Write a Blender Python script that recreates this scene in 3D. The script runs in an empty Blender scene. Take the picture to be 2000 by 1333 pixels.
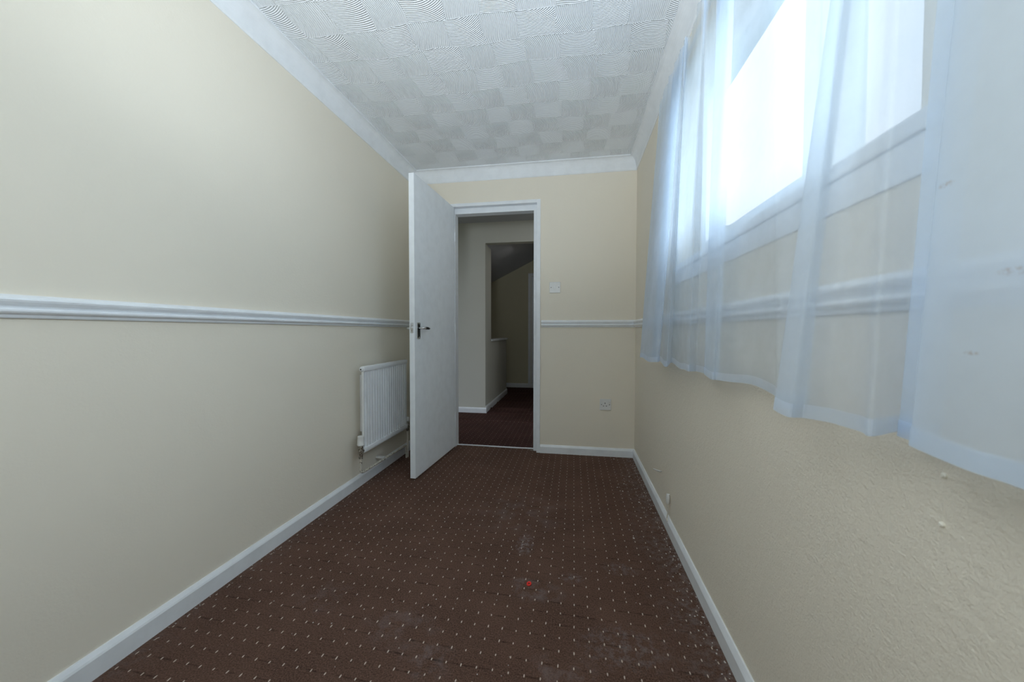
import bpy, bmesh, math, random
from math import sin, cos, pi, radians
from mathutils import Vector, Matrix
random.seed(4)
S = bpy.context.scene
COL = S.collection

# ------------------------------------------------------------------ camera
XL, XR, YF, YN, H = -1.332, 0.467, 2.957, -0.45, 2.295     # room: left, right, far, near wall, ceiling
yaw, pitch, roll = 0.1647, 0.0267, 0.0011
f0 = Vector((-sin(yaw), cos(yaw), 0)); r0 = Vector((cos(yaw), sin(yaw), 0)); u0 = Vector((0, 0, 1))
F = f0 * cos(pitch) - u0 * sin(pitch); U1 = u0 * cos(pitch) + f0 * sin(pitch)
R_ = r0 * cos(roll) + U1 * sin(roll); U_ = U1 * cos(roll) - r0 * sin(roll)
cd = bpy.data.cameras.new('camera'); cam = bpy.data.objects.new('camera', cd); COL.objects.link(cam)
cd.sensor_width = 36; cd.lens = 724.28 / 2000 * 36; cd.clip_start = 0.02
cam.matrix_world = Matrix(((R_.x, U_.x, -F.x, 0), (R_.y, U_.y, -F.y, 0), (R_.z, U_.z, -F.z, 0.9761), (0, 0, 0, 1)))
cd.dof.use_dof = True; cd.dof.focus_distance = 2.0; cd.dof.aperture_fstop = 4.5
S.camera = cam
S.view_settings.view_transform = 'Standard'; S.view_settings.look = 'None'
S.view_settings.gamma = 1; S.view_settings.use_curve_mapping = False
S.view_settings.exposure = 0.14
S.cycles.max_bounces = 14; S.cycles.diffuse_bounces = 8; S.cycles.transparent_max_bounces = 24
S.cycles.caustics_reflective = False; S.cycles.caustics_refractive = False

# ------------------------------------------------------------------ node helpers
def nt_math(nt, op, a, b=None, c=None, clamp=False):
    n = nt.nodes.new('ShaderNodeMath'); n.operation = op; n.use_clamp = clamp
    for i, v in enumerate((a, b, c)):
        if v is None: continue
        if isinstance(v, (int, float)): n.inputs[i].default_value = v
        else: nt.links.new(v, n.inputs[i])
    return n.outputs[0]
def nt_mix(nt, fac, a, b):
    n = nt.nodes.new('ShaderNodeMix'); n.data_type = 'RGBA'
    for i, v in ((0, fac), (6, a), (7, b)):
        if isinstance(v, (int, float)): n.inputs[i].default_value = v
        elif isinstance(v, tuple): n.inputs[i].default_value = v + (1,) if len(v) == 3 else v
        else: nt.links.new(v, n.inputs[i])
    return n.outputs[2]
def nt_noise(nt, scale, detail=3, rough=.55, vec=None, dist=0):
    n = nt.nodes.new('ShaderNodeTexNoise'); n.inputs['Scale'].default_value = scale
    n.inputs['Detail'].default_value = detail; n.inputs['Roughness'].default_value = rough
    n.inputs['Distortion'].default_value = dist
    if vec is not None: nt.links.new(vec, n.inputs['Vector'])
    return n.outputs['Fac']
def nt_ramp(nt, fac, stops):
    n = nt.nodes.new('ShaderNodeValToRGB'); e = n.color_ramp.elements
    while len(e) < len(stops): e.new(0.5)
    for el, (p, c) in zip(e, stops):
        el.position = p; el.color = (c, c, c, 1) if isinstance(c, (int, float)) else c + (1,)
    nt.links.new(fac, n.inputs[0]); return n.outputs[0]
def nt_geo(nt): return nt.nodes.new('ShaderNodeNewGeometry').outputs['Position']
def mat(name, col, rough=.6, metal=0, spec=.4):
    m = bpy.data.materials.new(name); m.use_nodes = True
    b = m.node_tree.nodes['Principled BSDF']
    b.inputs['Base Color'].default_value = col + (1,); b.inputs['Roughness'].default_value = rough
    b.inputs['Metallic'].default_value = metal; b.inputs['Specular IOR Level'].default_value = spec
    return m, m.node_tree, b
def bump(nt, b, h, strength, dist):
    n = nt.nodes.new('ShaderNodeBump'); n.inputs['Strength'].default_value = strength
    n.inputs['Distance'].default_value = dist; nt.links.new(h, n.inputs['Height'])
    nt.links.new(n.outputs[0], b.inputs['Normal'])

# ------------------------------------------------------------------ world and light
SKY = 1.3
w = bpy.data.worlds.new('world'); S.world = w; w.use_nodes = True; nt = w.node_tree
bg = nt.nodes['Background']
tc = nt.nodes.new('ShaderNodeTexCoord').outputs['Generated']
sx = nt.nodes.new('ShaderNodeSeparateXYZ'); nt.links.new(tc, sx.inputs[0])
cl = nt_noise(nt, 2.2, 5, .5, tc, .3)
skyc = nt_mix(nt, nt_ramp(nt, cl, [(.38, 0.), (.62, 1.)]), (.74, .85, .98), (.93, .96, 1.0))
gr = nt_ramp(nt, sx.outputs[2], [(.0, 0.), (.03, 1.)])
full = nt_mix(nt, gr, (.10, .12, .09), skyc)
nt.links.new(full, bg.inputs[0]); bg.inputs[1].default_value = SKY

def area(name, loc, rot, sx_, sy_, power, col, portal=False):
    l = bpy.data.lights.new(name, 'AREA'); l.shape = 'RECTANGLE'; l.size = sx_; l.size_y = sy_
    l.energy = power; l.color = col
    o = bpy.data.objects.new(name, l); COL.objects.link(o); o.location = loc; o.rotation_euler = rot
    if portal: l.cycles.is_portal = True
    return o
WY0, WY1, WZ0, WZ1 = 0.60, 1.80, 1.275, 2.06       # window opening in the right wall
area('window_daylight_portal', (XR + .16, (WY0 + WY1) / 2, (WZ0 + WZ1) / 2), (0, radians(90), 0), .8, 1.2, 1, (1, 1, 1), True)
sn = bpy.data.lights.new('hazy_sun', 'SUN'); sn.energy = 7; sn.color = (.68, .85, 1.0); sn.angle = radians(75)
so = bpy.data.objects.new('hazy_sun', sn); COL.objects.link(so)
so.rotation_euler = Vector((1, .12, .50)).to_track_quat('Z', 'Y').to_euler()
lp = bpy.data.lights.new('room_fill', 'POINT'); lp.energy = 9.8; lp.color = (.84, .93, 1); lp.shadow_soft_size = .25  # added soft fill near the camera, not a source in the room
lo = bpy.data.objects.new('room_fill', lp); COL.objects.link(lo); lo.location = (-.20, .15, 1.45)
lq = bpy.data.lights.new('ceiling_bounce_fill', 'SPOT'); lq.energy = 112; lq.color = (.86, .94, 1); lq.shadow_soft_size = .15; lq.spot_size = radians(104); lq.spot_blend = 1  # added upward spot, brightens the room by way of the ceiling
lr = bpy.data.objects.new('ceiling_bounce_fill', lq); COL.objects.link(lr); lr.location = (-.28, -.05, 1.25); lr.rotation_euler = Vector((.10, -1.0, -1)).to_track_quat('Z', 'Y').to_euler()
area('hall_fill', (.3, 3.7, 2.15), (0, radians(25), 0), .5, .5, 1.9, (.9, .95, 1))  # added fill to brighten the hall, no fitting there
area('hall_passage_fill', (-.62, 5.0, 2.12), (0, 0, 0), .25, .25, .55, (1, .97, .90))  # added fill to lift the far hall wall, no fitting there

# ------------------------------------------------------------------ materials
CREAM = (.82, .765, .655)
def wall_mat(name, col, scale, strength, dist):
    m, nt, b = mat(name, col, .85, 0, .2)
    p = nt_geo(nt)
    n1 = nt_noise(nt, scale, 4, .6, p); n2 = nt_noise(nt, scale * .32, 2, .5, p)
    big = nt_noise(nt, 1.3, 3, .5, p)
    nt.links.new(nt_mix(nt, nt_ramp(nt, big, [(.35, 0.), (.7, 1.)]), col, tuple(c * .965 for c in col)), b.inputs['Base Color'])
    bump(nt, b, nt_math(nt, 'ADD', n1, n2), strength, dist)
    return m
M_wall = wall_mat('cream_wall_paint', CREAM, 130, .35, .0012)
M_wallr = wall_mat('cream_woodchip_wall_paint', CREAM, 210, .8, .0022)
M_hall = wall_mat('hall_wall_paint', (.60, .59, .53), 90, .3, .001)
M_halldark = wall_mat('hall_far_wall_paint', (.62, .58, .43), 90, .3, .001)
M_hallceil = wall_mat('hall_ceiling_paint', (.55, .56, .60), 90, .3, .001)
def gloss(name, col, rough=.35):
    m, nt, b = mat(name, col, rough, 0, .45)
    p = nt_geo(nt); n = nt_noise(nt, 14, 4, .6, p)
    nt.links.new(nt_mix(nt, nt_ramp(nt, n, [(.4, 0.), (.75, 1.)]), col, tuple(c * .93 for c in col)), b.inputs['Base Color'])
    bump(nt, b, nt_noise(nt, 60, 3, .5, p), .12, .0006)
    return m
M_white = gloss('white_gloss_paint', (.82, .85, .88))
M_door = gloss('white_door_paint', (.86, .905, .95), .45)
M_cove = gloss('white_coving_paint', (.83, .86, .89), .75)
M_rad = gloss('radiator_enamel', (.84, .86, .88), .3)
M_plast = gloss('white_plastic', (.76, .765, .75), .35)
M_upvc = gloss('window_frame_plastic', (.85, .87, .88), .3)
M_pipe = gloss('painted_pipe', (.66, .62, .54), .4)
M_chrome, _, _ = mat('chrome', (.72, .73, .74), .18, 1)
M_chrome_dark, _, _ = mat('chrome_dark_reflection', (.012, .014, .018), .2, .3)  # chrome with the dark room it mirrors put into the colour
M_dark, _, _ = mat('dark_hole', (.01, .01, .01), .8)
M_red, _, _ = mat('red_plastic', (.75, .03, .02), .4)
M_steel, nt, b = mat('worn_valve_metal', (.35, .31, .26), .4, .7)
nt.links.new(nt_mix(nt, nt_ramp(nt, nt_noise(nt, 160, 4, .6, nt_geo(nt)), [(.45, 0.), (.52, 1.)]), (.62, .60, .54), (.13, .10, .07)), b.inputs['Base Color'])
M_peel, nt, b = mat('flaking_painted_pipe', (.66, .62, .54), .45)
nt.links.new(nt_mix(nt, nt_ramp(nt, nt_noise(nt, 130, 4, .6, nt_geo(nt)), [(.54, 0.), (.58, 1.)]), (.66, .62, .54), (.12, .09, .06)), b.inputs['Base Color'])
M_crumb, _, _ = mat('pale_plaster_crumb', (.62, .58, .54), .9)
M_plug, _, _ = mat('pale_plug_plastic', (.85, .82, .72), .6)

# combed basket-weave plaster on the ceiling
M_ceil, nt, b = mat('combed_plaster_ceiling', (.88, .92, .96), .8, 0, .25)
p = nt_geo(nt); s = nt.nodes.new('ShaderNodeSeparateXYZ'); nt.links.new(p, s.inputs[0])
wob = nt.nodes.new('ShaderNodeTexNoise'); wob.inputs['Scale'].default_value = 2.6; wob.inputs['Detail'].default_value = 1
nt.links.new(p, wob.inputs['Vector'])
ws = nt.nodes.new('ShaderNodeSeparateXYZ'); nt.links.new(wob.outputs['Color'], ws.inputs[0])
CS = .158
u = nt_math(nt, 'ADD', nt_math(nt, 'DIVIDE', s.outputs[0], CS), nt_math(nt, 'MULTIPLY', ws.outputs[0], .55))
v = nt_math(nt, 'ADD', nt_math(nt, 'DIVIDE', s.outputs[1], CS), nt_math(nt, 'MULTIPLY', ws.outputs[1], .55))
iv = nt_math(nt, 'FLOOR', v)
rw = nt.nodes.new('ShaderNodeTexWhiteNoise'); rw.noise_dimensions = '1D'; nt.links.new(iv, rw.inputs['W'])
u = nt_math(nt, 'ADD', u, nt_math(nt, 'MULTIPLY', rw.outputs['Value'], .38)); iu = nt_math(nt, 'FLOOR', u)
fu = nt_math(nt, 'SUBTRACT', nt_math(nt, 'FRACT', u), .5); fv = nt_math(nt, 'SUBTRACT', nt_math(nt, 'FRACT', v), .5)
par = nt_math(nt, 'GREATER_THAN', nt_math(nt, 'FRACT', nt_math(nt, 'MULTIPLY', nt_math(nt, 'ADD', nt_math(nt, 'ADD', iu, iv), 200), .5)), .25)
wn = nt.nodes.new('ShaderNodeTexWhiteNoise'); wn.noise_dimensions = '2D'
cmb = nt.nodes.new('ShaderNodeCombineXYZ'); nt.links.new(iu, cmb.inputs[0]); nt.links.new(iv, cmb.inputs[1]); nt.links.new(cmb.outputs[0], wn.inputs['Vector'])
rj = nt_math(nt, 'MULTIPLY', nt_math(nt, 'SUBTRACT', wn.outputs['Value'], .5), .7)
def hyp(a, b_): return nt_math(nt, 'SQRT', nt_math(nt, 'ADD', nt_math(nt, 'MULTIPLY', a, a), nt_math(nt, 'MULTIPLY', b_, b_)))
d0 = hyp(nt_math(nt, 'ADD', fu, rj), nt_math(nt, 'ADD', fv, 1.15))
d1 = hyp(nt_math(nt, 'ADD', fu, 1.25), nt_math(nt, 'ADD', fv, rj))
d = nt_math(nt, 'ADD', nt_math(nt, 'MULTIPLY', d0, par), nt_math(nt, 'MULTIPLY', d1, nt_math(nt, 'SUBTRACT', 1, par)))
rid = nt_math(nt, 'SINE', nt_math(nt, 'MULTIPLY', d, 2 * pi * 20))
edge = nt_math(nt, 'MAXIMUM', nt_math(nt, 'ABSOLUTE', fu), nt_math(nt, 'ABSOLUTE', fv))
er = nt_ramp(nt, edge, [(.47, 0.), (.495, 1.)])
lvl = nt_math(nt, 'MULTIPLY', wn.outputs['Value'], 1.2)
h = nt_math(nt, 'ADD', nt_math(nt, 'ADD', rid, nt_math(nt, 'MULTIPLY', er, .7)), lvl)
bump(nt, b, h, .8, .0017)

# brown carpet woven with cream flecks
def carpet(name, base, fleck, dust=True, cx=-.739, cy=.982):
    m, nt, b = mat(name, base, .95, 0, .1)
    p = nt_geo(nt); s = nt.nodes.new('ShaderNodeSeparateXYZ'); nt.links.new(p, s.inputs[0])
    wv = nt.nodes.new('ShaderNodeTexNoise'); wv.inputs['Scale'].default_value = 9; wv.inputs['Detail'].default_value = 2; nt.links.new(p, wv.inputs['Vector'])
    wx = nt.nodes.new('ShaderNodeSeparateXYZ'); nt.links.new(wv.outputs['Color'], wx.inputs[0])
    jx = nt_math(nt, 'MULTIPLY', nt_math(nt, 'SUBTRACT', wx.outputs[0], .5), .007); jy = nt_math(nt, 'MULTIPLY', nt_math(nt, 'SUBTRACT', wx.outputs[1], .5), .009)
    X = nt_math(nt, 'ADD', nt_math(nt, 'SUBTRACT', s.outputs[0], cx), jx)
    Y = nt_math(nt, 'ADD', nt_math(nt, 'SUBTRACT', s.outputs[1], cy), jy)
    Y = nt_math(nt, 'ADD', Y, nt_math(nt, 'MULTIPLY', X, .029))
    cu = nt_math(nt, 'ADD', nt_math(nt, 'DIVIDE', X, .0466), .5); cv = nt_math(nt, 'ADD', nt_math(nt, 'DIVIDE', Y, .0507), .5)
    wn = nt.nodes.new('ShaderNodeTexWhiteNoise'); wn.noise_dimensions = '2D'
    cmb = nt.nodes.new('ShaderNodeCombineXYZ'); nt.links.new(nt_math(nt, 'FLOOR', cu), cmb.inputs[0]); nt.links.new(nt_math(nt, 'FLOOR', cv), cmb.inputs[1])
    nt.links.new(cmb.outputs[0], wn.inputs['Vector'])
    rv = wn.outputs['Value']
    du = nt_math(nt, 'MULTIPLY', nt_math(nt, 'SUBTRACT', nt_math(nt, 'FRACT', cu), .5), .0466)
    dv = nt_math(nt, 'MULTIPLY', nt_math(nt, 'SUBTRACT', nt_math(nt, 'FRACT', cv), .5), .0507)
    a = nt_math(nt, 'DIVIDE', du, .0021)
    bb = nt_math(nt, 'DIVIDE', dv, nt_math(nt, 'ADD', .0042, nt_math(nt, 'MULTIPLY', rv, .0022)))
    r2 = nt_math(nt, 'ADD', nt_math(nt, 'MULTIPLY', a, a), nt_math(nt, 'MULTIPLY', bb, bb))
    fine = nt_noise(nt, 520, 3, .7, p)
    dot = nt_ramp(nt, nt_math(nt, 'ADD', r2, nt_math(nt, 'MULTIPLY', nt_math(nt, 'SUBTRACT', fine, .5), .9)), [(.75, 1.), (1.25, 0.)])
    # dark seams between the rows of tufts
    seam = nt_ramp(nt, nt_math(nt, 'ABSOLUTE', nt_math(nt, 'SUBTRACT', dv, nt_math(nt, 'MULTIPLY', nt_math(nt, 'SUBTRACT', wx.outputs[2], .5), .006))), [(.0003, 1.), (.0015, 0.)])
    sm = nt_ramp(nt, nt_noise(nt, 17, 4, .6, p), [(.46, 0.), (.66, 1.)])
    seam = nt_math(nt, 'MULTIPLY', seam, sm)
    coarse = nt_noise(nt, 210, 2, .6, p)
    pile = nt_ramp(nt, nt_math(nt, 'ADD', nt_math(nt, 'MULTIPLY', fine, .45), nt_math(nt, 'MULTIPLY', coarse, .55)), [(.36, 0.), (.64, 1.)])
    c = nt_mix(nt, pile, tuple(v * .35 for v in base), tuple(v * 1.85 for v in base))
    big = nt_ramp(nt, nt_noise(nt, 4.5, 4, .6, p), [(.4, 0.), (.65, 1.)])
    c = nt_mix(nt, nt_math(nt, 'MULTIPLY', big, .35), c, tuple(v * 1.75 for v in base))
    c = nt_mix(nt, nt_math(nt, 'MULTIPLY', seam, .8), c, tuple(v * .22 for v in base))
    if dust:
        # plaster dust trodden in along both skirtings and in a few scuffs
        dn = nt_noise(nt, 38, 6, .75, p); dl = nt_noise(nt, 5, 3, .6, p)
        side = nt_math(nt, 'ADD', nt_ramp(nt, s.outputs[0], [(.24, 0.), (.46, 1.)]), nt_ramp(nt, nt_math(nt, 'MULTIPLY', s.outputs[0], -1), [(1.18 - 1, 0.), (1.32 - 1, 0.)]))
        lft = nt_math(nt, 'SUBTRACT', nt_math(nt, 'MULTIPLY', s.outputs[0], -6), 6 * 1.18, clamp=True)
        k = nt_math(nt, 'MULTIPLY', nt_math(nt, 'ADD', nt_math(nt, 'MULTIPLY', side, 1.25), nt_math(nt, 'MULTIPLY', lft, .45)), nt_ramp(nt, dl, [(.35, .25), (.6, 1.)]))
        k = nt_math(nt, 'MULTIPLY', k, nt_ramp(nt, dn, [(.44, 0.), (.80, .8)]))
        c = nt_mix(nt, k, c, (.36, .31, .30))
        for (px, py, rx, ry, st, fr) in ((-.215, 1.66, .045, .10, 1.0, 60), (-.14, 1.36, .13, .07, .42, 16), (-.19, 1.40, .06, .04, .35, 30), (.0, 1.46, .05, .035, .7, 60), (-.02, 1.05, .12, .07, .35, 18),
                                         (.16, 1.16, .16, .10, .5, 40), (-.42, 1.02, .10, .08, .32, 20), (-.55, 1.12, .16, .10, .28, 14), (-.28, 1.95, .3, .25, .2, 10), (-.9, 1.2, .15, .1, .2, 18), (.2, 1.55, .09, .05, .45, 50)):
            ex = nt_math(nt, 'DIVIDE', nt_math(nt, 'SUBTRACT', s.outputs[0], px), rx); ey = nt_math(nt, 'DIVIDE', nt_math(nt, 'SUBTRACT', s.outputs[1], py), ry)
            g = nt_math(nt, 'SUBTRACT', 1, nt_math(nt, 'ADD', nt_math(nt, 'MULTIPLY', ex, ex), nt_math(nt, 'MULTIPLY', ey, ey)), clamp=True)
            g = nt_math(nt, 'MULTIPLY', nt_math(nt, 'MULTIPLY', g, nt_ramp(nt, nt_noise(nt, fr, 5, .7, p), [(.46, 0.), (.66, 1.)])), st * .7)
            c = nt_mix(nt, g, c, (.40, .36, .37))
    c = nt_mix(nt, dot, c, fleck)
    nt.links.new(c, b.inputs['Base Color'])
    hh = nt_math(nt, 'ADD', fine, nt_math(nt, 'MULTIPLY', seam, -1.2))
    bump(nt, b, hh, .8, .004)
    return m
M_carpet = carpet('brown_flecked_carpet', (.116, .066, .049), (.66, .56, .47))
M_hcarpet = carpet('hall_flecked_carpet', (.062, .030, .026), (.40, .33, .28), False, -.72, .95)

# sheer voile
def voile(name, opac, tint=(.80, .89, 1.0)):
    m = bpy.data.materials.new(name); m.use_nodes = True; nt = m.node_tree; nt.nodes.clear()
    out = nt.nodes.new('ShaderNodeOutputMaterial'); tr = nt.nodes.new('ShaderNodeBsdfTransparent'); tl = nt.nodes.new('ShaderNodeBsdfTranslucent'); df = nt.nodes.new('ShaderNodeBsdfDiffuse')
    ms = nt.nodes.new('ShaderNodeMixShader'); mt = nt.nodes.new('ShaderNodeMixShader')
    p = nt_geo(nt); n = nt_noise(nt, 9, 4, .6, p)
    # two faint rust marks
    s = nt.nodes.new('ShaderNodeSeparateXYZ'); nt.links.new(p, s.inputs[0]); c = tint
    fac = nt_mix(nt, nt_ramp(nt, n, [(.35, 0.), (.7, 1.)]), (opac - .03,) * 3, (opac + .03,) * 3)
    for (py, pz, ry, rz) in ((.467, 1.132, .010, .004), (.407, 1.031, .012, .005), (.435, .955, .008, .0025)):
        ex = nt_math(nt, 'DIVIDE', nt_math(nt, 'SUBTRACT', s.outputs[1], py), ry); ey = nt_math(nt, 'DIVIDE', nt_math(nt, 'SUBTRACT', s.outputs[2], pz), rz)
        g = nt_math(nt, 'SUBTRACT', 1, nt_math(nt, 'ADD', nt_math(nt, 'MULTIPLY', ex, ex), nt_math(nt, 'MULTIPLY', ey, ey)), clamp=True)
        c = nt_mix(nt, nt_math(nt, 'MULTIPLY', g, nt_math(nt, 'MULTIPLY', nt_ramp(nt, nt_noise(nt, 220, 4, .7, p), [(.42, 0.), (.62, 1.)]), .55)), c, (.45, .28, .18))
    for q in (tl, df):
        if isinstance(c, tuple): q.inputs[0].default_value = c + (1,)
        else: nt.links.new(c, q.inputs[0])
    mt.inputs[0].default_value = .62
    nt.links.new(df.outputs[0], mt.inputs[1]); nt.links.new(tl.outputs[0], mt.inputs[2])
    nt.links.new(fac, ms.inputs[0]); nt.links.new(tr.outputs[0], ms.inputs[1]); nt.links.new(mt.outputs[0], ms.inputs[2]); nt.links.new(ms.outputs[0], out.inputs[0])
    return m
M_voile = voile('white_sheer_voile', .50)
M_dense = voile('dense_white_voile', .80)
M_hem = voile('white_voile_hem', .6)

M_glass = bpy.data.materials.new('window_glass'); M_glass.use_nodes = True; nt = M_glass.node_tree; nt.nodes.clear()
out = nt.nodes.new('ShaderNodeOutputMaterial'); tr = nt.nodes.new('ShaderNodeBsdfTransparent'); gl = nt.nodes.new('ShaderNodeBsdfGlossy'); ms = nt.nodes.new('ShaderNodeMixShader')
gl.inputs['Roughness'].default_value = .02; tr.inputs[0].default_value = (.95, .97, .97, 1); ms.inputs[0].default_value = .05
nt.links.new(tr.outputs[0], ms.inputs[1]); nt.links.new(gl.outputs[0], ms.inputs[2]); nt.links.new(ms.outputs[0], out.inputs[0])

# ------------------------------------------------------------------ mesh helpers
def link(name, bm, m, parent=None, smooth=False):
    me = bpy.data.meshes.new(name); bmesh.ops.recalc_face_normals(bm, faces=bm.faces[:]); bm.to_mesh(me); bm.free()
    if m: me.materials.append(m)
    if smooth:
        for p in me.polygons: p.use_smooth = True
        try: me.set_sharp_from_angle(angle=radians(40))
        except Exception: pass
    o = bpy.data.objects.new(name, me); COL.objects.link(o)
    if parent: o.parent = parent
    return o
def box(bm, x0, x1, y0, y1, z0, z1, bev=0):
    t = bmesh.new(); bmesh.ops.create_cube(t, size=1)
    for v in t.verts: v.co = Vector(((x0 + x1) / 2 + v.co.x * (x1 - x0), (y0 + y1) / 2 + v.co.y * (y1 - y0), (z0 + z1) / 2 + v.co.z * (z1 - z0)))
    if bev: bmesh.ops.bevel(t, geom=t.edges[:], offset=bev, segments=2, affect='EDGES', profile=.6)
    merge(bm, t)
def merge(bm, t):
    me = bpy.data.meshes.new('t'); t.to_mesh(me); t.free(); bm.from_mesh(me); bpy.data.meshes.remove(me)
def lathe(bm, prof, origin, axis='Z', seg=20):
    rings = []
    for r, h in prof:
        ring = []
        for k in range(seg):
            a = 2 * pi * k / seg; c, s_ = r * cos(a), r * sin(a)
            q = {'Z': (c, s_, h), 'Y': (c, h, s_), 'X': (h, c, s_)}[axis]
            ring.append(bm.verts.new(Vector(origin) + Vector(q)))
        rings.append(ring)
    for a, b_ in zip(rings, rings[1:]):
        for k in range(seg): bm.faces.new((a[k], a[(k + 1) % seg], b_[(k + 1) % seg], b_[k]))
    bm.faces.new(rings[0]); bm.faces.new(rings[-1])
def tube(bm, pts, r, seg=10, fillet=0):
    pts = [Vector(p) for p in pts]
    if fillet:
        q = [pts[0]]
        for a, b_, c in zip(pts, pts[1:], pts[2:]):
            d1 = (a - b_).normalized() * fillet; d2 = (c - b_).normalized() * fillet
            for k in range(6):
                t = k / 5; q.append((b_ + d1) * (1 - t) ** 2 + b_ * 2 * t * (1 - t) + (b_ + d2) * t * t)
        q.append(pts[-1]); pts = q
    rings = []; up = None
    for i, p in enumerate(pts):
        t = (pts[min(i + 1, len(pts) - 1)] - pts[max(i - 1, 0)]).normalized()
        if up is None: up = t.orthogonal().normalized()
        up = (up - t * up.dot(t)).normalized(); s_ = t.cross(up)
        rr = r[i] if isinstance(r, (list, tuple)) else r
        rings.append([bm.verts.new(p + up * rr * cos(2 * pi * k / seg) + s_ * rr * sin(2 * pi * k / seg)) for k in range(seg)])
    for a, b_ in zip(rings, rings[1:]):
        for k in range(seg): bm.faces.new((a[k], a[(k + 1) % seg], b_[(k + 1) % seg], b_[k]))
    bm.faces.new(rings[0]); bm.faces.new(rings[-1])
def tagk(o, kind): o['kind'] = kind; return o
def struct(name, bm, m, parent=None, smooth=False):
    o = link(name, bm, m, parent, smooth)
    if not parent: o['kind'] = 'structure'
    return o
def empty(name, loc, rz=0):
    o = bpy.data.objects.new(name, None); COL.objects.link(o); o.location = loc; o.rotation_euler = (0, 0, rz); o.empty_display_size = .1; return o
def tag(o, label, cat, group=None):
    o['label'] = label; o['category'] = cat
    if group: o['group'] = group
    return o
def mould(name, prof, A, B, n, m, mitA=0, mitB=0, parent=None):
    """closed profile (p out from the wall, z) run from A to B; n points into the room; mit* shortens the end by p"""
    A = Vector((A[0], A[1], 0)); B = Vector((B[0], B[1], 0)); n = Vector((n[0], n[1], 0)); t = (B - A).normalized()
    bm = bmesh.new()
    ra = [bm.verts.new(A + n * p + t * p * mitA + Vector((0, 0, z))) for p, z in prof]
    rb = [bm.verts.new(B + n * p - t * p * mitB + Vector((0, 0, z))) for p, z in prof]
    k = len(prof)
    for i in range(k): bm.faces.new((ra[i], ra[(i + 1) % k], rb[(i + 1) % k], rb[i]))
    bm.faces.new(ra); bm.faces.new(rb)
    return struct(name, bm, m, parent)

# ------------------------------------------------------------------ room shell
T = .09
bm = bmesh.new(); box(bm, XL - .05, XR + .05, YN - .05, YF + .075, -.08, 0); struct('floor', bm, M_carpet)
bm = bmesh.new(); box(bm, XL - .1, XR + .2, YN - .1, YF + .05, H, H + .08); struct('ceiling', bm, M_ceil)
bm = bmesh.new(); box(bm, XL - T, XL, YN - T, YF + T, -.08, H + .02); struct('wall_left', bm, M_wall)
bm = bmesh.new()   # right wall with the window opening
RX = XR + .20
for y0, y1, z0, z1 in ((YN - T, WY0, -.08, H + .02), (WY1, YF + T, -.08, H + .02), (WY0, WY1, -.08, WZ0), (WY0, WY1, WZ1, H + .02)): box(bm, XR, RX, y0, y1, z0, z1)
bmesh.ops.remove_doubles(bm, verts=bm.verts[:], dist=1e-5)
struct('wall_right', bm, M_wallr)
DX0, DX1, DZ = -1.018, -.263, 2.018    # outside of the door frame
bm = bmesh.new()
for x0, x1, z0, z1 in ((XL, DX0, -.08, H + .02), (DX1, XR, -.08, H + .02), (DX0, DX1, DZ, H + .02)): box(bm, x0, x1, YF, YF + .10, z0, z1)
struct('wall_far', bm, M_wall)
bm = bmesh.new(); box(bm, XL, XR, YN - T, YN, -.08, H + .02); struct('wall_near', bm, M_wall)

# coving
cp = [(0, H - .100), (.004, H - .100), (.008, H - .092)]
cp += [(.008 + .042 * (1 - cos(a)), H - .092 + .084 * sin(a)) for a in [i * pi / 2 / 8 for i in range(1, 9)]]
cp += [(.056, H - .008), (.056, H), (0, H)]
mould('trim_1', cp, (XL, YN), (XL, YF), (1, 0), M_cove, 1, 1)
mould('trim_2', cp, (XL, YF), (XR, YF), (0, -1), M_cove, 1, 1)
mould('trim_3', cp, (XR, YF), (XR, YN), (-1, 0), M_cove, 1, 1)
mould('trim_4', cp, (XR, YN), (XL, YN), (0, 1), M_cove, 1, 1)
# skirting
def skirt(h, t=.014): return [(0, -.01), (t, -.01), (t, h - .016), (t - .003, h - .010), (.005, h), (0, h)]
mould('baseboard_left', skirt(.072, .016), (XL, YN), (XL, YF), (1, 0), M_white, 1, 1)
mould('baseboard_far', skirt(.066), (DX1 + .001, YF), (XR, YF), (0, -1), M_white, 0, 1)
mould('baseboard_far_left', skirt(.066), (XL, YF), (DX0, YF), (0, -1), M_white, 1, 0)
mould('baseboard_right', skirt(.068, .014), (XR, YF), (XR, YN), (-1, 0), M_white, 1, 1)
mould('baseboard_near', skirt(.068), (XR, YN), (XL, YN), (0, 1), M_white, 1, 1)
# dado rail
zb, zt = 1.006, 1.063
dp = [(0, zb), (.006, zb), (.008, zb + .003), (.009, zb + .008), (.012, zb + .0105), (.018, zb + .012), (.021, zb + .016), (.021, zb + .020), (.018, zb + .0225),
      (.013, zb + .024), (.015, zb + .028), (.019, zb + .033), (.022, zb + .039), (.023, zb + .044), (.018, zb + .0455), (.0175, zb + .048), (.013, zb + .053), (.006, zt), (0, zt)]
mould('trim_5', dp, (XL, YN), (XL, YF), (1, 0), M_white, 1, 1)
mould('trim_6', dp, (XL, YF), (DX0, YF), (0, -1), M_white, 1, 0)
mould('trim_7', dp, (DX1 + .008, YF), (XR, YF), (0, -1), M_white, 0, 1)
mould('trim_8', dp, (XR, YF), (XR, YN), (-1, 0), M_white, 1, 1)
mould('trim_9', dp, (XR, YN), (XL, YN), (0, 1), M_white, 1, 1)

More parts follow.
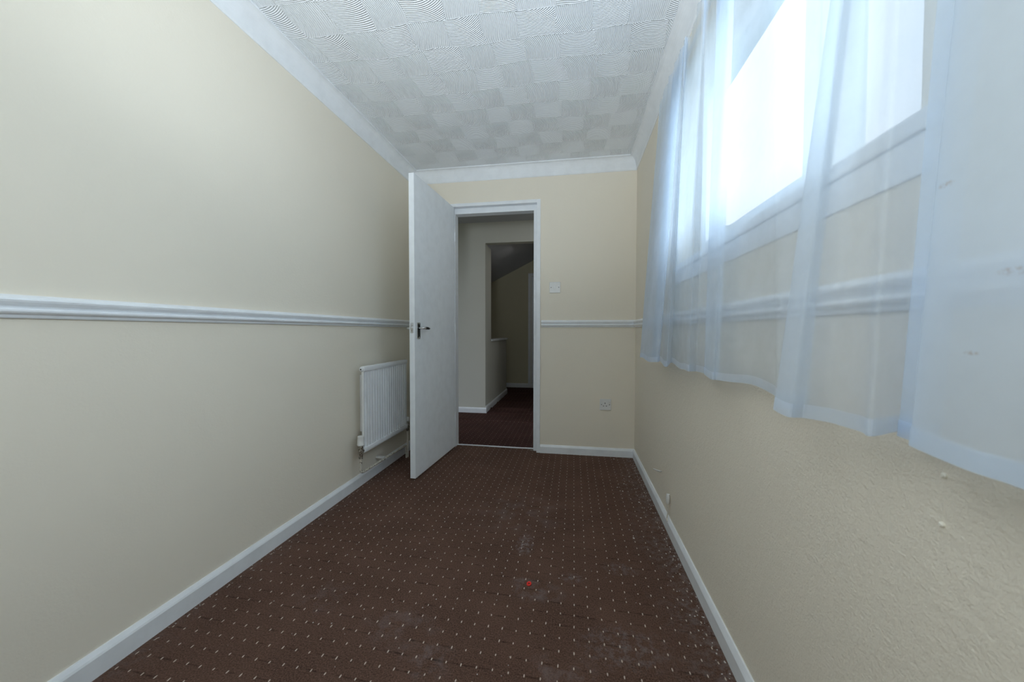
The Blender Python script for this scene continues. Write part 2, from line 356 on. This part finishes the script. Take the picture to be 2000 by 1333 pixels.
# ------------------------------------------------------------------ door frame
FY0, FY1 = YF - .012, YF + .112
fr_ = empty('trim_10', (0, 0, 0)); fr_['kind'] = 'structure'
SX0, SX1, SZ = -.976, -.320, 1.945     # inside of the stops
LX0, LX1, LZ = -.996, -.291, 1.992     # rebate
for nm, a in (('jamb', (DX0, LX0, 0, DZ)), ('jamb', (LX1, DX1, 0, DZ)), ('head', (LX0, LX1, LZ, DZ))):
    bm = bmesh.new(); box(bm, a[0], a[1], FY0, FY1, a[2], a[3], .0015); link(nm, bm, M_white, fr_)
for a in ((LX0, SX0, 0, SZ), (SX1, LX1, 0, SZ)):
    bm = bmesh.new(); box(bm, a[0], a[1], YF + .030, FY1 - .004, a[2], a[3], .0015); link('door_stop', bm, M_white, fr_)
bm = bmesh.new(); box(bm, LX0, LX1, YF + .030, FY1 - .004, SZ, SZ + .014, .0015); box(bm, LX0, LX1, YF + .040, FY1 - .004, SZ + .014, LZ); link('door_stop', bm, M_white, fr_)
bm = bmesh.new(); box(bm, LX1 - .0015, LX1 + .001, YF + .002, YF + .026, .955, 1.03)
o = link('strike_plate', bm, M_chrome, fr_)
bm = bmesh.new(); tube(bm, [(SX0, 3.036, .004), (-.8, 3.030, .006), (-.6, 3.026, .006), (-.45, 3.024, .006), (SX1, 3.032, .005)], .0055, 8)
tag(link('threshold_strip', bm, M_white, None, True), 'thin white threshold strip on the carpet between the door jambs', 'threshold strip')

# ------------------------------------------------------------------ open door
dr = empty('door_1', (-.972, YF - .004, 0), math.atan2(-.695, -.040)); dr['kind'] = 'structure'
LW = .696
bm = bmesh.new(); box(bm, .0, LW, -.037, 0, .012, 1.988, .0018); link('door_leaf', bm, M_door, dr)
def lever(side):          # side +1: visible face, -1: face towards the left wall
    y0 = 0 if side > 0 else -.037
    hx = LW - .047
    def bx(bm, x0, x1, a, b_, z0, z1, bev=0):
        ya, yb = y0 + side * a, y0 + side * b_
        box(bm, x0, x1, min(ya, yb), max(ya, yb), z0, z1, bev)
    bm = bmesh.new(); bx(bm, hx - .021, hx + .021, 0, .006, .925, 1.032, .0015)
    pl = link('back_plate', bm, M_chrome, dr)
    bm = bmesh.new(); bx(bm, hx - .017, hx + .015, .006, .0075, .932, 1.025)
    link('plate_dark_reflection', bm, M_chrome_dark, pl)  # added dark sheet, painted reflection on the chrome plate
    for z in (.936, 1.021):
        bm = bmesh.new(); lathe(bm, [(.0035, 0), (.0035, .002), (.002, .0028)], (hx, y0 + side * .0072, z), 'Y', 10)
        if side < 0:
            for v in bm.verts: v.co.y = 2 * (y0 + side * .0072) - v.co.y
        link('screw', bm, M_chrome, pl)
    bm = bmesh.new(); y1 = y0 + side * .042
    tube(bm, [(hx, y0 + side * .004, .995), (hx, y1, .995), (hx - .032, y1, .995)], .0075, 12, .012)
    lv = link('lever_neck', bm, M_chrome, dr, True)
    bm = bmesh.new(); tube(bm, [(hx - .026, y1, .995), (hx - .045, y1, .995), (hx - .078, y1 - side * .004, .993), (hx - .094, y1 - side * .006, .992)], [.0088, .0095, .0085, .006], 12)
    link('lever_grip', bm, M_chrome_dark, lv, True)  # chrome grip, its dark reflection painted in as colour
lever(1); lever(-1)
bm = bmesh.new(); box(bm, LW - .001, LW + .0018, -.029, -.009, .963, 1.029, .0006); lt = link('latch_plate', bm, M_chrome, dr)
bm = bmesh.new(); box(bm, LW + .001, LW + .011, -.025, -.014, .988, 1.004, .003); link('latch_bolt', bm, M_chrome, lt)
for z in (.977, 1.016):
    bm = bmesh.new(); lathe(bm, [(.003, .0015), (.003, .0026)], (LW, -.019, z), 'X', 10); link('screw', bm, M_steel, lt)
for z in (.25, 1.0, 1.75):
    bm = bmesh.new(); lathe(bm, [(.005, z - .04), (.005, z + .04)], (-.004, .003, 0), 'Z', 10); link('hinge', bm, M_white, dr)

# ------------------------------------------------------------------ window
win = empty('window_1', (XR + .13, (WY0 + WY1) / 2, WZ0)); win['kind'] = 'structure'
def wlink(name, bm, m, par=win, smooth=False):
    o = link(name, bm, m, None, smooth); o.parent = par; o.matrix_parent_inverse = Matrix.Translation(-Vector(win.location)) if par is win else Matrix.Identity(4)
    return o
FX0, FX1 = XR + .10, XR + .165
bm = bmesh.new()
FW = .045
for y0, y1, z0, z1 in ((WY0, WY1, WZ0, WZ0 + FW), (WY0, WY1, WZ1 - FW, WZ1), (WY0, WY0 + FW, WZ0 + FW, WZ1 - FW), (WY1 - FW, WY1, WZ0 + FW, WZ1 - FW), (.945, .99, WZ0 + FW, WZ1 - FW)): box(bm, FX0, FX1, y0, y1, z0, z1)
wlink('frame', bm, M_upvc)
bm = bmesh.new(); SF = .038; a0, a1, b0, b1 = .99 + .003, WY1 - FW - .003, WZ0 + FW + .003, WZ1 - FW - .003
for y0, y1, z0, z1 in ((a0, a1, b0, b0 + SF), (a0, a1, b1 - SF, b1), (a0, a0 + SF, b0 + SF, b1 - SF), (a1 - SF, a1, b0 + SF, b1 - SF)): box(bm, FX0 - .012, FX1 - .01, y0, y1, z0, z1)
sash = wlink('casement', bm, M_upvc)
bm = bmesh.new(); box(bm, FX0 + .025, FX0 + .031, a0 + SF - .004, a1 - SF + .004, b0 + SF - .004, b1 - SF + .004); link('pane', bm, M_glass, sash)
bm = bmesh.new(); box(bm, FX0 + .025, FX0 + .031, WY0 + FW - .004, .949, WZ0 + FW - .004, WZ1 - FW + .004); wlink('pane', bm, M_glass)
bm = bmesh.new(); box(bm, FX0 - .030, FX0 - .012, 1.40, 1.43, b0 + .006, b0 + .026, .003); tube(bm, [(FX0 - .030, 1.415, b0 + .02), (FX0 - .045, 1.44, b0 + .026), (FX0 - .047, 1.52, b0 + .034)], .006, 8)
link('handle', bm, M_plast, sash)
bm = bmesh.new(); box(bm, XR - .009, FX0 + .002, WY0 - .03, WY1 + .03, WZ0 - .028, WZ0 + .002, .006)
for v in bm.verts:
    if v.co.x > XR: v.co.y = min(max(v.co.y, WY0), WY1)
wlink('sill', bm, M_white)
bm = bmesh.new(); box(bm, XR - .004, XR + .002, WY0 - .02, WY1 + .02, WZ0 - .085, WZ0 - .028, .003); wlink('sill_apron', bm, M_white)

# ------------------------------------------------------------------ net curtains
ZT, ZB = 2.078, .842
FAR = [(0.43, 1.632, 0.41, 1.883), (0.41, 1.811, 0.38, 2.06), (0.385, 1.816, 0.345, 2.031), (0.378, 1.563, 0.338, 1.748), (0.4, 1.497, 0.37, 1.703), (0.42, 1.734, 0.4, 2.011), (0.41, 1.537, 0.37, 1.68), (0.39, 1.429, 0.355, 1.511), (0.42, 1.535, 0.4, 1.618), (0.41, 1.408, 0.39, 1.458), (0.39, 1.265, 0.37, 1.286), (0.42, 1.292, 0.41, 1.336), (0.435, 1.196, 0.43, 1.251), (0.435, 1.129, 0.425, 1.176), (0.425, 1.167, 0.415, 1.208), (0.41, 1.195, 0.4, 1.229), (0.405, 1.109, 0.39, 1.135), (0.41, 1.06, 0.405, 1.121), (0.43, 1.024, 0.43, 1.017), (0.425, 0.946, 0.425, 0.878), (0.41, 0.875, 0.41, 0.83), (0.43, 0.797, 0.43, 0.819), (0.43, 0.665, 0.43, 0.762)]
MID = [(0.425, 0.596, 0.385, 0.693), (0.41, 0.576, 0.36, 0.69), (0.39, 0.543, 0.335, 0.689), (0.385, 0.53, 0.335, 0.644), (0.405, 0.561, 0.36, 0.649), (0.42, 0.579, 0.385, 0.626), (0.42, 0.571, 0.385, 0.571), (0.39, 0.512, 0.37, 0.536), (0.4, 0.504, 0.385, 0.537), (0.42, 0.477, 0.42, 0.556), (0.425, 0.45, 0.425, 0.545), (0.43, 0.428, 0.43, 0.514), (0.415, 0.462, 0.415, 0.552), (0.418, 0.435, 0.418, 0.525)]
NEAR = [(0.398, 0.408, 0.396, 0.492), (0.385, 0.399, 0.385, 0.495), (0.38, 0.349, 0.385, 0.433), (0.4, 0.336, 0.39, 0.391), (0.375, 0.227, 0.37, 0.305), (0.41, 0.18, 0.41, 0.252), (0.38, 0.056, 0.38, 0.154), (.41, .0, .41, .08), (.38, -.1, .38, -.02), (.41, -.16, .41, -.12), (.39, -.22, .39, -.2)]
def crom(P, sub):
    out = []
    for i in range(len(P) - 1):
        p0, p1, p2, p3 = P[max(i - 1, 0)], P[i], P[i + 1], P[min(i + 2, len(P) - 1)]
        for k in range(sub):
            t = k / sub
            out.append([.5 * (2 * b_ + (c - a) * t + (2 * a - 5 * b_ + 4 * c - d_) * t * t + (3 * b_ - a - 3 * c + d_) * t ** 3) for a, b_, c, d_ in zip(p0, p1, p2, p3)])
    out.append(list(P[-1])); return out
def curtain(name, pts, label, sub=10, ph=0, vm=None):
    cols = crom(pts, sub); root = empty(name, ((pts[0][2] + pts[-1][2]) / 2, (pts[0][3] + pts[-1][3]) / 2, ZB)); off = Vector(root.location)
    cum = [0]
    for a, b_ in zip(cols, cols[1:]): cum.append(cum[-1] + math.hypot(a[2] - b_[2], a[3] - b_[3]))
    def pt(i, z):
        xt, yt, xb, yb = cols[i]; xn = .42 + (xt - .42) * .35; yt *= xn / xt; xt = xn; t = (ZT - z) / (ZT - ZB); s_ = cum[i]
        x = xt + (xb - xt) * t; y = yt + (yb - yt) * t
        g = max(0, 1 - t * 5)                                  # tight gathers at the heading
        x += .005 * g * sin(s_ * 330 + ph); y += .003 * g * sin(s_ * 410 + ph)
        x += .004 * sin(s_ * 38 + t * 2.2 + ph) * t * (1 - t) * 2
        return Vector((min(x, .438), y, z)) - off
    def sheet(nm, zs, m, dx=0):
        bm = bmesh.new(); rows = []
        for z in zs:
            rows.append([bm.verts.new(pt(i, z + (.004 * sin(cum[i] * 21 + ph) if z < 1 else 0) + (.004 * sin(cum[i] * 120) if z > 2.03 else 0)) + Vector((dx, 0, 0))) for i in range(len(cols))])
        for a, b_ in zip(rows, rows[1:]):
            for k in range(len(a) - 1): bm.faces.new((a[k], a[k + 1], b_[k + 1], b_[k]))
        return link(nm, bm, m, root, True)
    sheet('voile', [ZT - (ZT - ZB) * k / 34 for k in range(35)], vm or M_voile)
    sheet('hem', [ZB + .022, ZB + .012, ZB], vm or M_hem, -.0012)
    return tag(root, label, 'curtain', 'sheer net curtains on the window wall')
curtain('net_curtain', FAR, 'gathered white sheer net curtain hanging over the far half of the window', 10, 0)
curtain('net_curtain', MID, 'white sheer net curtain in the middle of the window, between the two other nets', 10, 1.3)
curtain('net_curtain', NEAR, 'denser greyish white net curtain nearest the camera, marked with small brown stains', 10, 2.3, M_dense)
ct = empty('curtain_track', (.41, .9, ZT))
bm = bmesh.new(); box(bm, .030, .040, -1.12, .92, -.004, .010, .001); link('track', bm, M_plast, ct)
for y in (-1.0, -.35, .3, .88):
    bm = bmesh.new(); box(bm, .038, XR - .41, y - .01, y + .01, -.0, .018, .001); link('bracket', bm, M_plast, ct)
tag(ct, 'slim white curtain track just under the coving above the window', 'curtain track')

# ------------------------------------------------------------------ radiator
RY0, RY1, RZ0, RZ1, RXf = 2.062, 2.655, .232, .760, -1.250
rad = empty('radiator', (XL, (RY0 + RY1) / 2, RZ0)); ro = Vector(rad.location)
def rlink(name, bm, m, par=rad, smooth=False):
    for v in bm.verts: v.co -= ro
    return link(name, bm, m, par, smooth)
bm = bmesh.new(); n = 18; pitch_ = (RY1 - RY0 - .03) / n; prof = [(RXf - .006, RY0 + .004), (RXf - .006, RY0 + .012)]
for i in range(n):
    y = RY0 + .015 + i * pitch_
    prof += [(RXf - .019, y + .001), (RXf - .019, y + pitch_ * .22), (RXf - .004, y + pitch_ * .36), (RXf - .004, y + pitch_ * .86), (RXf - .019, y + pitch_ * .99)]
prof += [(RXf - .006, RY1 - .012), (RXf - .006, RY1 - .004)]
back = [(x - .010, y) for x, y in reversed(prof)]
loop = prof + back
lo_, hi = [bm.verts.new((x, y, RZ0 + .030)) for x, y in loop], [bm.verts.new((x, y, RZ1 - .030)) for x, y in loop]
k = len(loop)
for i in range(k): bm.faces.new((lo_[i], lo_[(i + 1) % k], hi[(i + 1) % k], hi[i]))
rlink('fluted_panel', bm, M_rad)
for z0, z1 in ((RZ1 - .032, RZ1), (RZ0, RZ0 + .032)):
    bm = bmesh.new(); box(bm, RXf - .030, RXf + .001, RY0, RY1, z0, z1, .009); rlink('header_channel', bm, M_rad, smooth=True)
for y, z in ((RY0, RZ1 - .017), (RY1, RZ1 - .017)):
    bm = bmesh.new(); s_ = -1 if y == RY0 else 1
    lathe(bm, [(.013, 0), (.013, s_ * .006), (.009, s_ * .007), (.009, s_ * .0105)], (RXf - .016, y, z), 'Y', 8); e_ = rlink('end_plug', bm, M_rad)
    bm = bmesh.new(); lathe(bm, [(.0045, s_ * .0102), (.0045, s_ * .0112)], (RXf - .016, y, z), 'Y', 10); rlink('vent_screw', bm, M_dark, e_)
for y in (2.16, 2.56):
    bm = bmesh.new(); box(bm, XL + .001, RXf - .026, y - .015, y + .015, .34, .70); rlink('wall_bracket', bm, M_rad)
def valve(y, s_, head):
    bm = bmesh.new(); tube(bm, [(RXf - .016, y - s_ * .045, RZ0 + .015), (RXf - .016, y, RZ0 + .015)], .010, 12)
    lathe(bm, [(.014, -.008), (.014, .008)], (RXf - .016, y - s_ * .022, RZ0 + .015), 'Y', 6); t = rlink('valve_tail', bm, M_steel)
    bm = bmesh.new(); lathe(bm, [(.009, RZ0 - .030), (.012, RZ0 - .028), (.012, RZ0 - .012), (.015, RZ0 - .002), (.016, RZ0 + .028), (.013, RZ0 + .040), (.013, RZ0 + .050)], (RXf - .016, y, 0), 'Z', 14)
    rlink('valve_body', bm, M_steel, smooth=True)
    bm = bmesh.new()
    if head: lathe(bm, [(.017, RZ0 + .050), (.0205, RZ0 + .054), (.0205, RZ0 + .062), (.019, RZ0 + .064), (.0195, RZ0 + .090), (.018, RZ0 + .108), (.012, RZ0 + .111)], (RXf - .016, y, 0), 'Z', 18)
    else: lathe(bm, [(.013, RZ0 + .045), (.013, RZ0 + .075), (.011, RZ0 + .080)], (RXf - .016, y, 0), 'Z', 14)
    rlink('valve_cap', bm, M_plast, smooth=True)
VX = RXf - .016
valve(RY0 - .018, -1, True); valve(RY1 + .030, 1, False)
PY = RY0 - .018
bm = bmesh.new(); tube(bm, [(VX, PY, RZ0 - .02), (VX, PY, .118), (VX, PY + .03, .112), (VX, RY1 + .0, .098), (VX, RY1 + .008, -.005)], .0075, 10, .016)
rlink('flow_pipe', bm, M_peel, smooth=True)
bm = bmesh.new(); tube(bm, [(VX, RY1 + .030, RZ0 - .02), (VX, RY1 + .030, -.005)], .0075, 10); rlink('return_pipe', bm, M_pipe, smooth=True)
bm = bmesh.new(); box(bm, XL + .001, VX - .006, 2.325, 2.345, .106, .118, .002); tube(bm, [(VX - .011, 2.335, .108), (VX - .002, 2.335, .0985 - .004), (VX + .010, 2.335, .106)], .003, 6); rlink('pipe_clip', bm, M_plast)
tag(rad, 'white fluted panel radiator low on the left wall behind the open door', 'radiator')

# ------------------------------------------------------------------ light switch and socket
def plate(name, x, z, label, cat):
    o = empty(name, (x, YF, z)); bm = bmesh.new(); box(bm, -.043, .043, -.0095, 0, -.043, .043, .003); pl = link('face_plate', bm, M_plast, o)
    for sx_ in (-.030, .030):
        bm = bmesh.new(); lathe(bm, [(.0032, -.0100), (.0032, -.0085)], (sx_, 0, 0), 'Y', 10); link('screw', bm, M_dark, pl)
    return tag(o, label, cat)
sw = plate('light_switch', -.1475, 1.321, 'small white square light switch beside the door above the dado rail', 'light switch')
bm = bmesh.new(); t = [(-.0085, -.0095, -.015), (.0085, -.0095, -.015), (.0085, -.0095, .015), (-.0085, -.0095, .015)]
box(bm, -.010, .010, -.0105, -.009, -.017, .017); link('rocker_surround', bm, M_plast, sw)
bm = bmesh.new(); box(bm, -.0085, .0085, -.0145, -.010, -.0155, .0155, .001)
for v in bm.verts:
    if v.co.y < -.012 and v.co.z < 0: v.co.y += .003
link('rocker', bm, M_plast, sw)
sk = plate('wall_socket', .247, .405, 'single white power socket low on the far wall right of the door', 'socket')
for dx, dz, a, b_ in ((0, .011, .0025, .0045), (-.011, -.011, .0042, .0022), (.011, -.011, .0042, .0022)):
    bm = bmesh.new(); box(bm, -.004 + dx - a, -.004 + dx + a, -.0102, -.008, dz - b_, dz + b_); link('pin_hole', bm, M_dark, sk)
bm = bmesh.new(); box(bm, .022, .036, -.0135, -.009, .016, .030, .001); link('rocker', bm, M_plast, sk)

# ------------------------------------------------------------------ small things
bm = bmesh.new(); tube(bm, [(XR + .002, 2.06, .232), (XR - .006, 2.065, .228), (XR - .012, 2.10, .218), (XR - .022, 2.16, .205)], [.003, .003, .0045, .003], 8)
tag(link('cable_stub', bm, M_plast, None, True), 'short cut white cable end sticking out of the right wall above the skirting', 'cable')
ps = empty('cable_outlet', (XR, 1.88, .07))
bm = bmesh.new(); lathe(bm, [(.006, .068), (.009, .075), (.010, .105), (.007, .115)], (-.011, 0, 0), 'Z', 10); link('cap', bm, M_plast, ps, True)
bm = bmesh.new(); tube(bm, [(-.011, 0, .07), (-.011, -.004, .03), (-.016, -.006, .0), (-.018, -.02, -.008)], .0028, 8); link('cable', bm, M_pipe, ps, True)
tag(ps, 'small white cable cap with a thin cable running down to the right skirting', 'cable outlet')
for (y, z, lb) in ((.551, .793, 'small pale wall plug in the right wall just below the near curtain hem'), (.552, .729, 'small pale wall plug in the right wall, the lower one under the near curtain')):
    bm = bmesh.new(); lathe(bm, [(.0035, .004), (.0035, -.002), (.002, -.0035)], (XR, y, z), 'X', 10)
    tag(link('wall_plug', bm, M_plug, None, True), lb, 'wall plug')
bm = bmesh.new()
N, K = 20, 8
vs = [[bm.verts.new(((.0065 + .0032 * cos(2 * pi * j / K)) * cos(2 * pi * i / N), (.0065 + .0032 * cos(2 * pi * j / K)) * sin(2 * pi * i / N), .0030 * sin(2 * pi * j / K))) for j in range(K)] for i in range(N)]
for i in range(N):
    for j in range(K): bm.faces.new((vs[i][j], vs[(i + 1) % N][j], vs[(i + 1) % N][(j + 1) % K], vs[i][(j + 1) % K]))
o = link('plastic_ring', bm, M_red, None, True); o.location = (-.164, 1.393, .0045); o.rotation_euler = (.25, -.2, 0)
tag(o, 'tiny red plastic ring lying on the brown carpet', 'ring')
bm = bmesh.new()
def crumb(x, y, r):
    t = bmesh.new(); bmesh.ops.create_icosphere(t, subdivisions=1, radius=r)
    for v in t.verts: v.co = Vector((x + v.co.x * random.uniform(.7, 1.5), y + v.co.y * random.uniform(.8, 2), .0012 + abs(v.co.z) * .7))
    merge(bm, t)
for i in range(150):
    x = XR - .018 - abs(random.gauss(0, .03)); crumb(x, random.uniform(.95, 2.94), random.uniform(.0010, .0030))
for i in range(60): crumb(XL + .02 + abs(random.gauss(0, .02)), random.uniform(.9, 2.2), random.uniform(.001, .002))
for i in range(130): crumb(random.uniform(-1.15, .42), random.uniform(.95, 2.9), random.uniform(.0008, .0022))
for i in range(8): crumb(.34 + random.gauss(0, .05), 2.3 + random.gauss(0, .35), .0045)
for i in range(9): crumb(-.33 + random.gauss(0, .012), 3.0 + random.gauss(0, .012), .003)
o = link('plaster_crumbs', bm, M_crumb); o['kind'] = 'stuff'; tag(o, 'pale plaster crumbs scattered over the brown carpet', 'debris')

# ------------------------------------------------------------------ hall beyond the door
HY = YF + .10; W1 = 4.31
bm = bmesh.new(); rip = [3.935, 4.30, 4.60, 4.99, 5.35, 5.80, 6.05]
ys = [HY - .027]
y = HY
while y < 6.42: ys.append(y); y += .02
for ry in rip: ys += [ry + k * .007 for k in range(-9, 10)]
ys = sorted(set(round(v, 4) for v in ys))
rows = []
for y in ys:
    row = []
    for i in range(25):
        x = -2.3 + i * 3.3 / 24; zz = 0
        for q, ry in enumerate(rip):
            dd = y - ry - .008 * sin(x * 3 + q); a = .6 + .4 * sin(x * 2.3 + q * 1.7)
            zz += a * (.016 * math.exp(-((dd + .05) / .03) ** 2) - .042 * math.exp(-(dd / .020) ** 2))
        row.append(bm.verts.new((x, y, zz - .001)))
    rows.append(row)
for a, b_ in zip(rows, rows[1:]):
    for k in range(24): bm.faces.new((a[k], a[k + 1], b_[k + 1], b_[k]))
for v_ in rows[0]: v_.co.z = -.001
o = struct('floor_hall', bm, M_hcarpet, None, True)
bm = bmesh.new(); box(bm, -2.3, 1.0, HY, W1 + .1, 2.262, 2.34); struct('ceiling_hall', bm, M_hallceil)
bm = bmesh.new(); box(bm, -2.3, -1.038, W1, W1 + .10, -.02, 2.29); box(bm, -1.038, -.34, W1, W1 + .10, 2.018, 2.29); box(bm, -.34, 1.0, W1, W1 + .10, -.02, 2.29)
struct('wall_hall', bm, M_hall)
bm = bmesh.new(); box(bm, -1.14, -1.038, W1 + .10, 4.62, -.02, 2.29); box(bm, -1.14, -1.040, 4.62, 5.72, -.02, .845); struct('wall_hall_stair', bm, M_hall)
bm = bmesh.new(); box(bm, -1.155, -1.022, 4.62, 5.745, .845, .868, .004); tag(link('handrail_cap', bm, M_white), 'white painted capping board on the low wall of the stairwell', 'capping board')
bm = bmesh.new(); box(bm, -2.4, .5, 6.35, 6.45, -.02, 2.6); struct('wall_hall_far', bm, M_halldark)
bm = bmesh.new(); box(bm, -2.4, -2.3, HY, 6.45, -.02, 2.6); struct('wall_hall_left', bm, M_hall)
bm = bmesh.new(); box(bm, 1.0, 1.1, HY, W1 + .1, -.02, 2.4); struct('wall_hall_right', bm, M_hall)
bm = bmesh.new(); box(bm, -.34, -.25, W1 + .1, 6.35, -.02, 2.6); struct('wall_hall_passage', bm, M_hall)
bm = bmesh.new()      # sloping ceiling over the stair
z1 = 2.177 + (-.25 + .702) * .496; z0 = 2.177 + (-2.3 + .702) * .496
v4 = [bm.verts.new(c) for c in ((-2.3, W1 + .1, z0), (-.25, W1 + .1, z1), (-.25, 6.35, z1), (-2.3, 6.35, z0), (-2.3, W1 + .1, z0 + .06), (-.25, W1 + .1, z1 + .06), (-.25, 6.35, z1 + .06), (-2.3, 6.35, z0 + .06))]
for q in ((0, 1, 2, 3), (4, 5, 6, 7), (0, 1, 5, 4), (1, 2, 6, 5), (2, 3, 7, 6), (3, 0, 4, 7)): bm.faces.new([v4[i] for i in q])
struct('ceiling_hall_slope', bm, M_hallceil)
mould('baseboard_hall', skirt(.058), (-2.3, W1), (-1.038, W1), (0, -1), M_white, 0, -1)
mould('baseboard_hall_stair', skirt(.075), (-1.038, W1), (-1.038, 5.72), (1, 0), M_white, -1, 0)
mould('baseboard_hall_far', skirt(.072), (-2.3, 6.35), (-.34, 6.35), (0, -1), M_white, 0, 0)
d2 = empty('door_2', (0, 0, 0)); d2['kind'] = 'structure'
bm = bmesh.new(); box(bm, -.772, -.722, 6.335, 6.352, 0, 1.965, .002); box(bm, -.722, -.34, 6.335, 6.352, 1.915, 1.965, .002); link('door_frame', bm, M_white, d2)
bm = bmesh.new(); box(bm, -.716, -.345, 6.341, 6.352, .01, 1.910, .002); link('door_leaf', bm, M_door, d2)
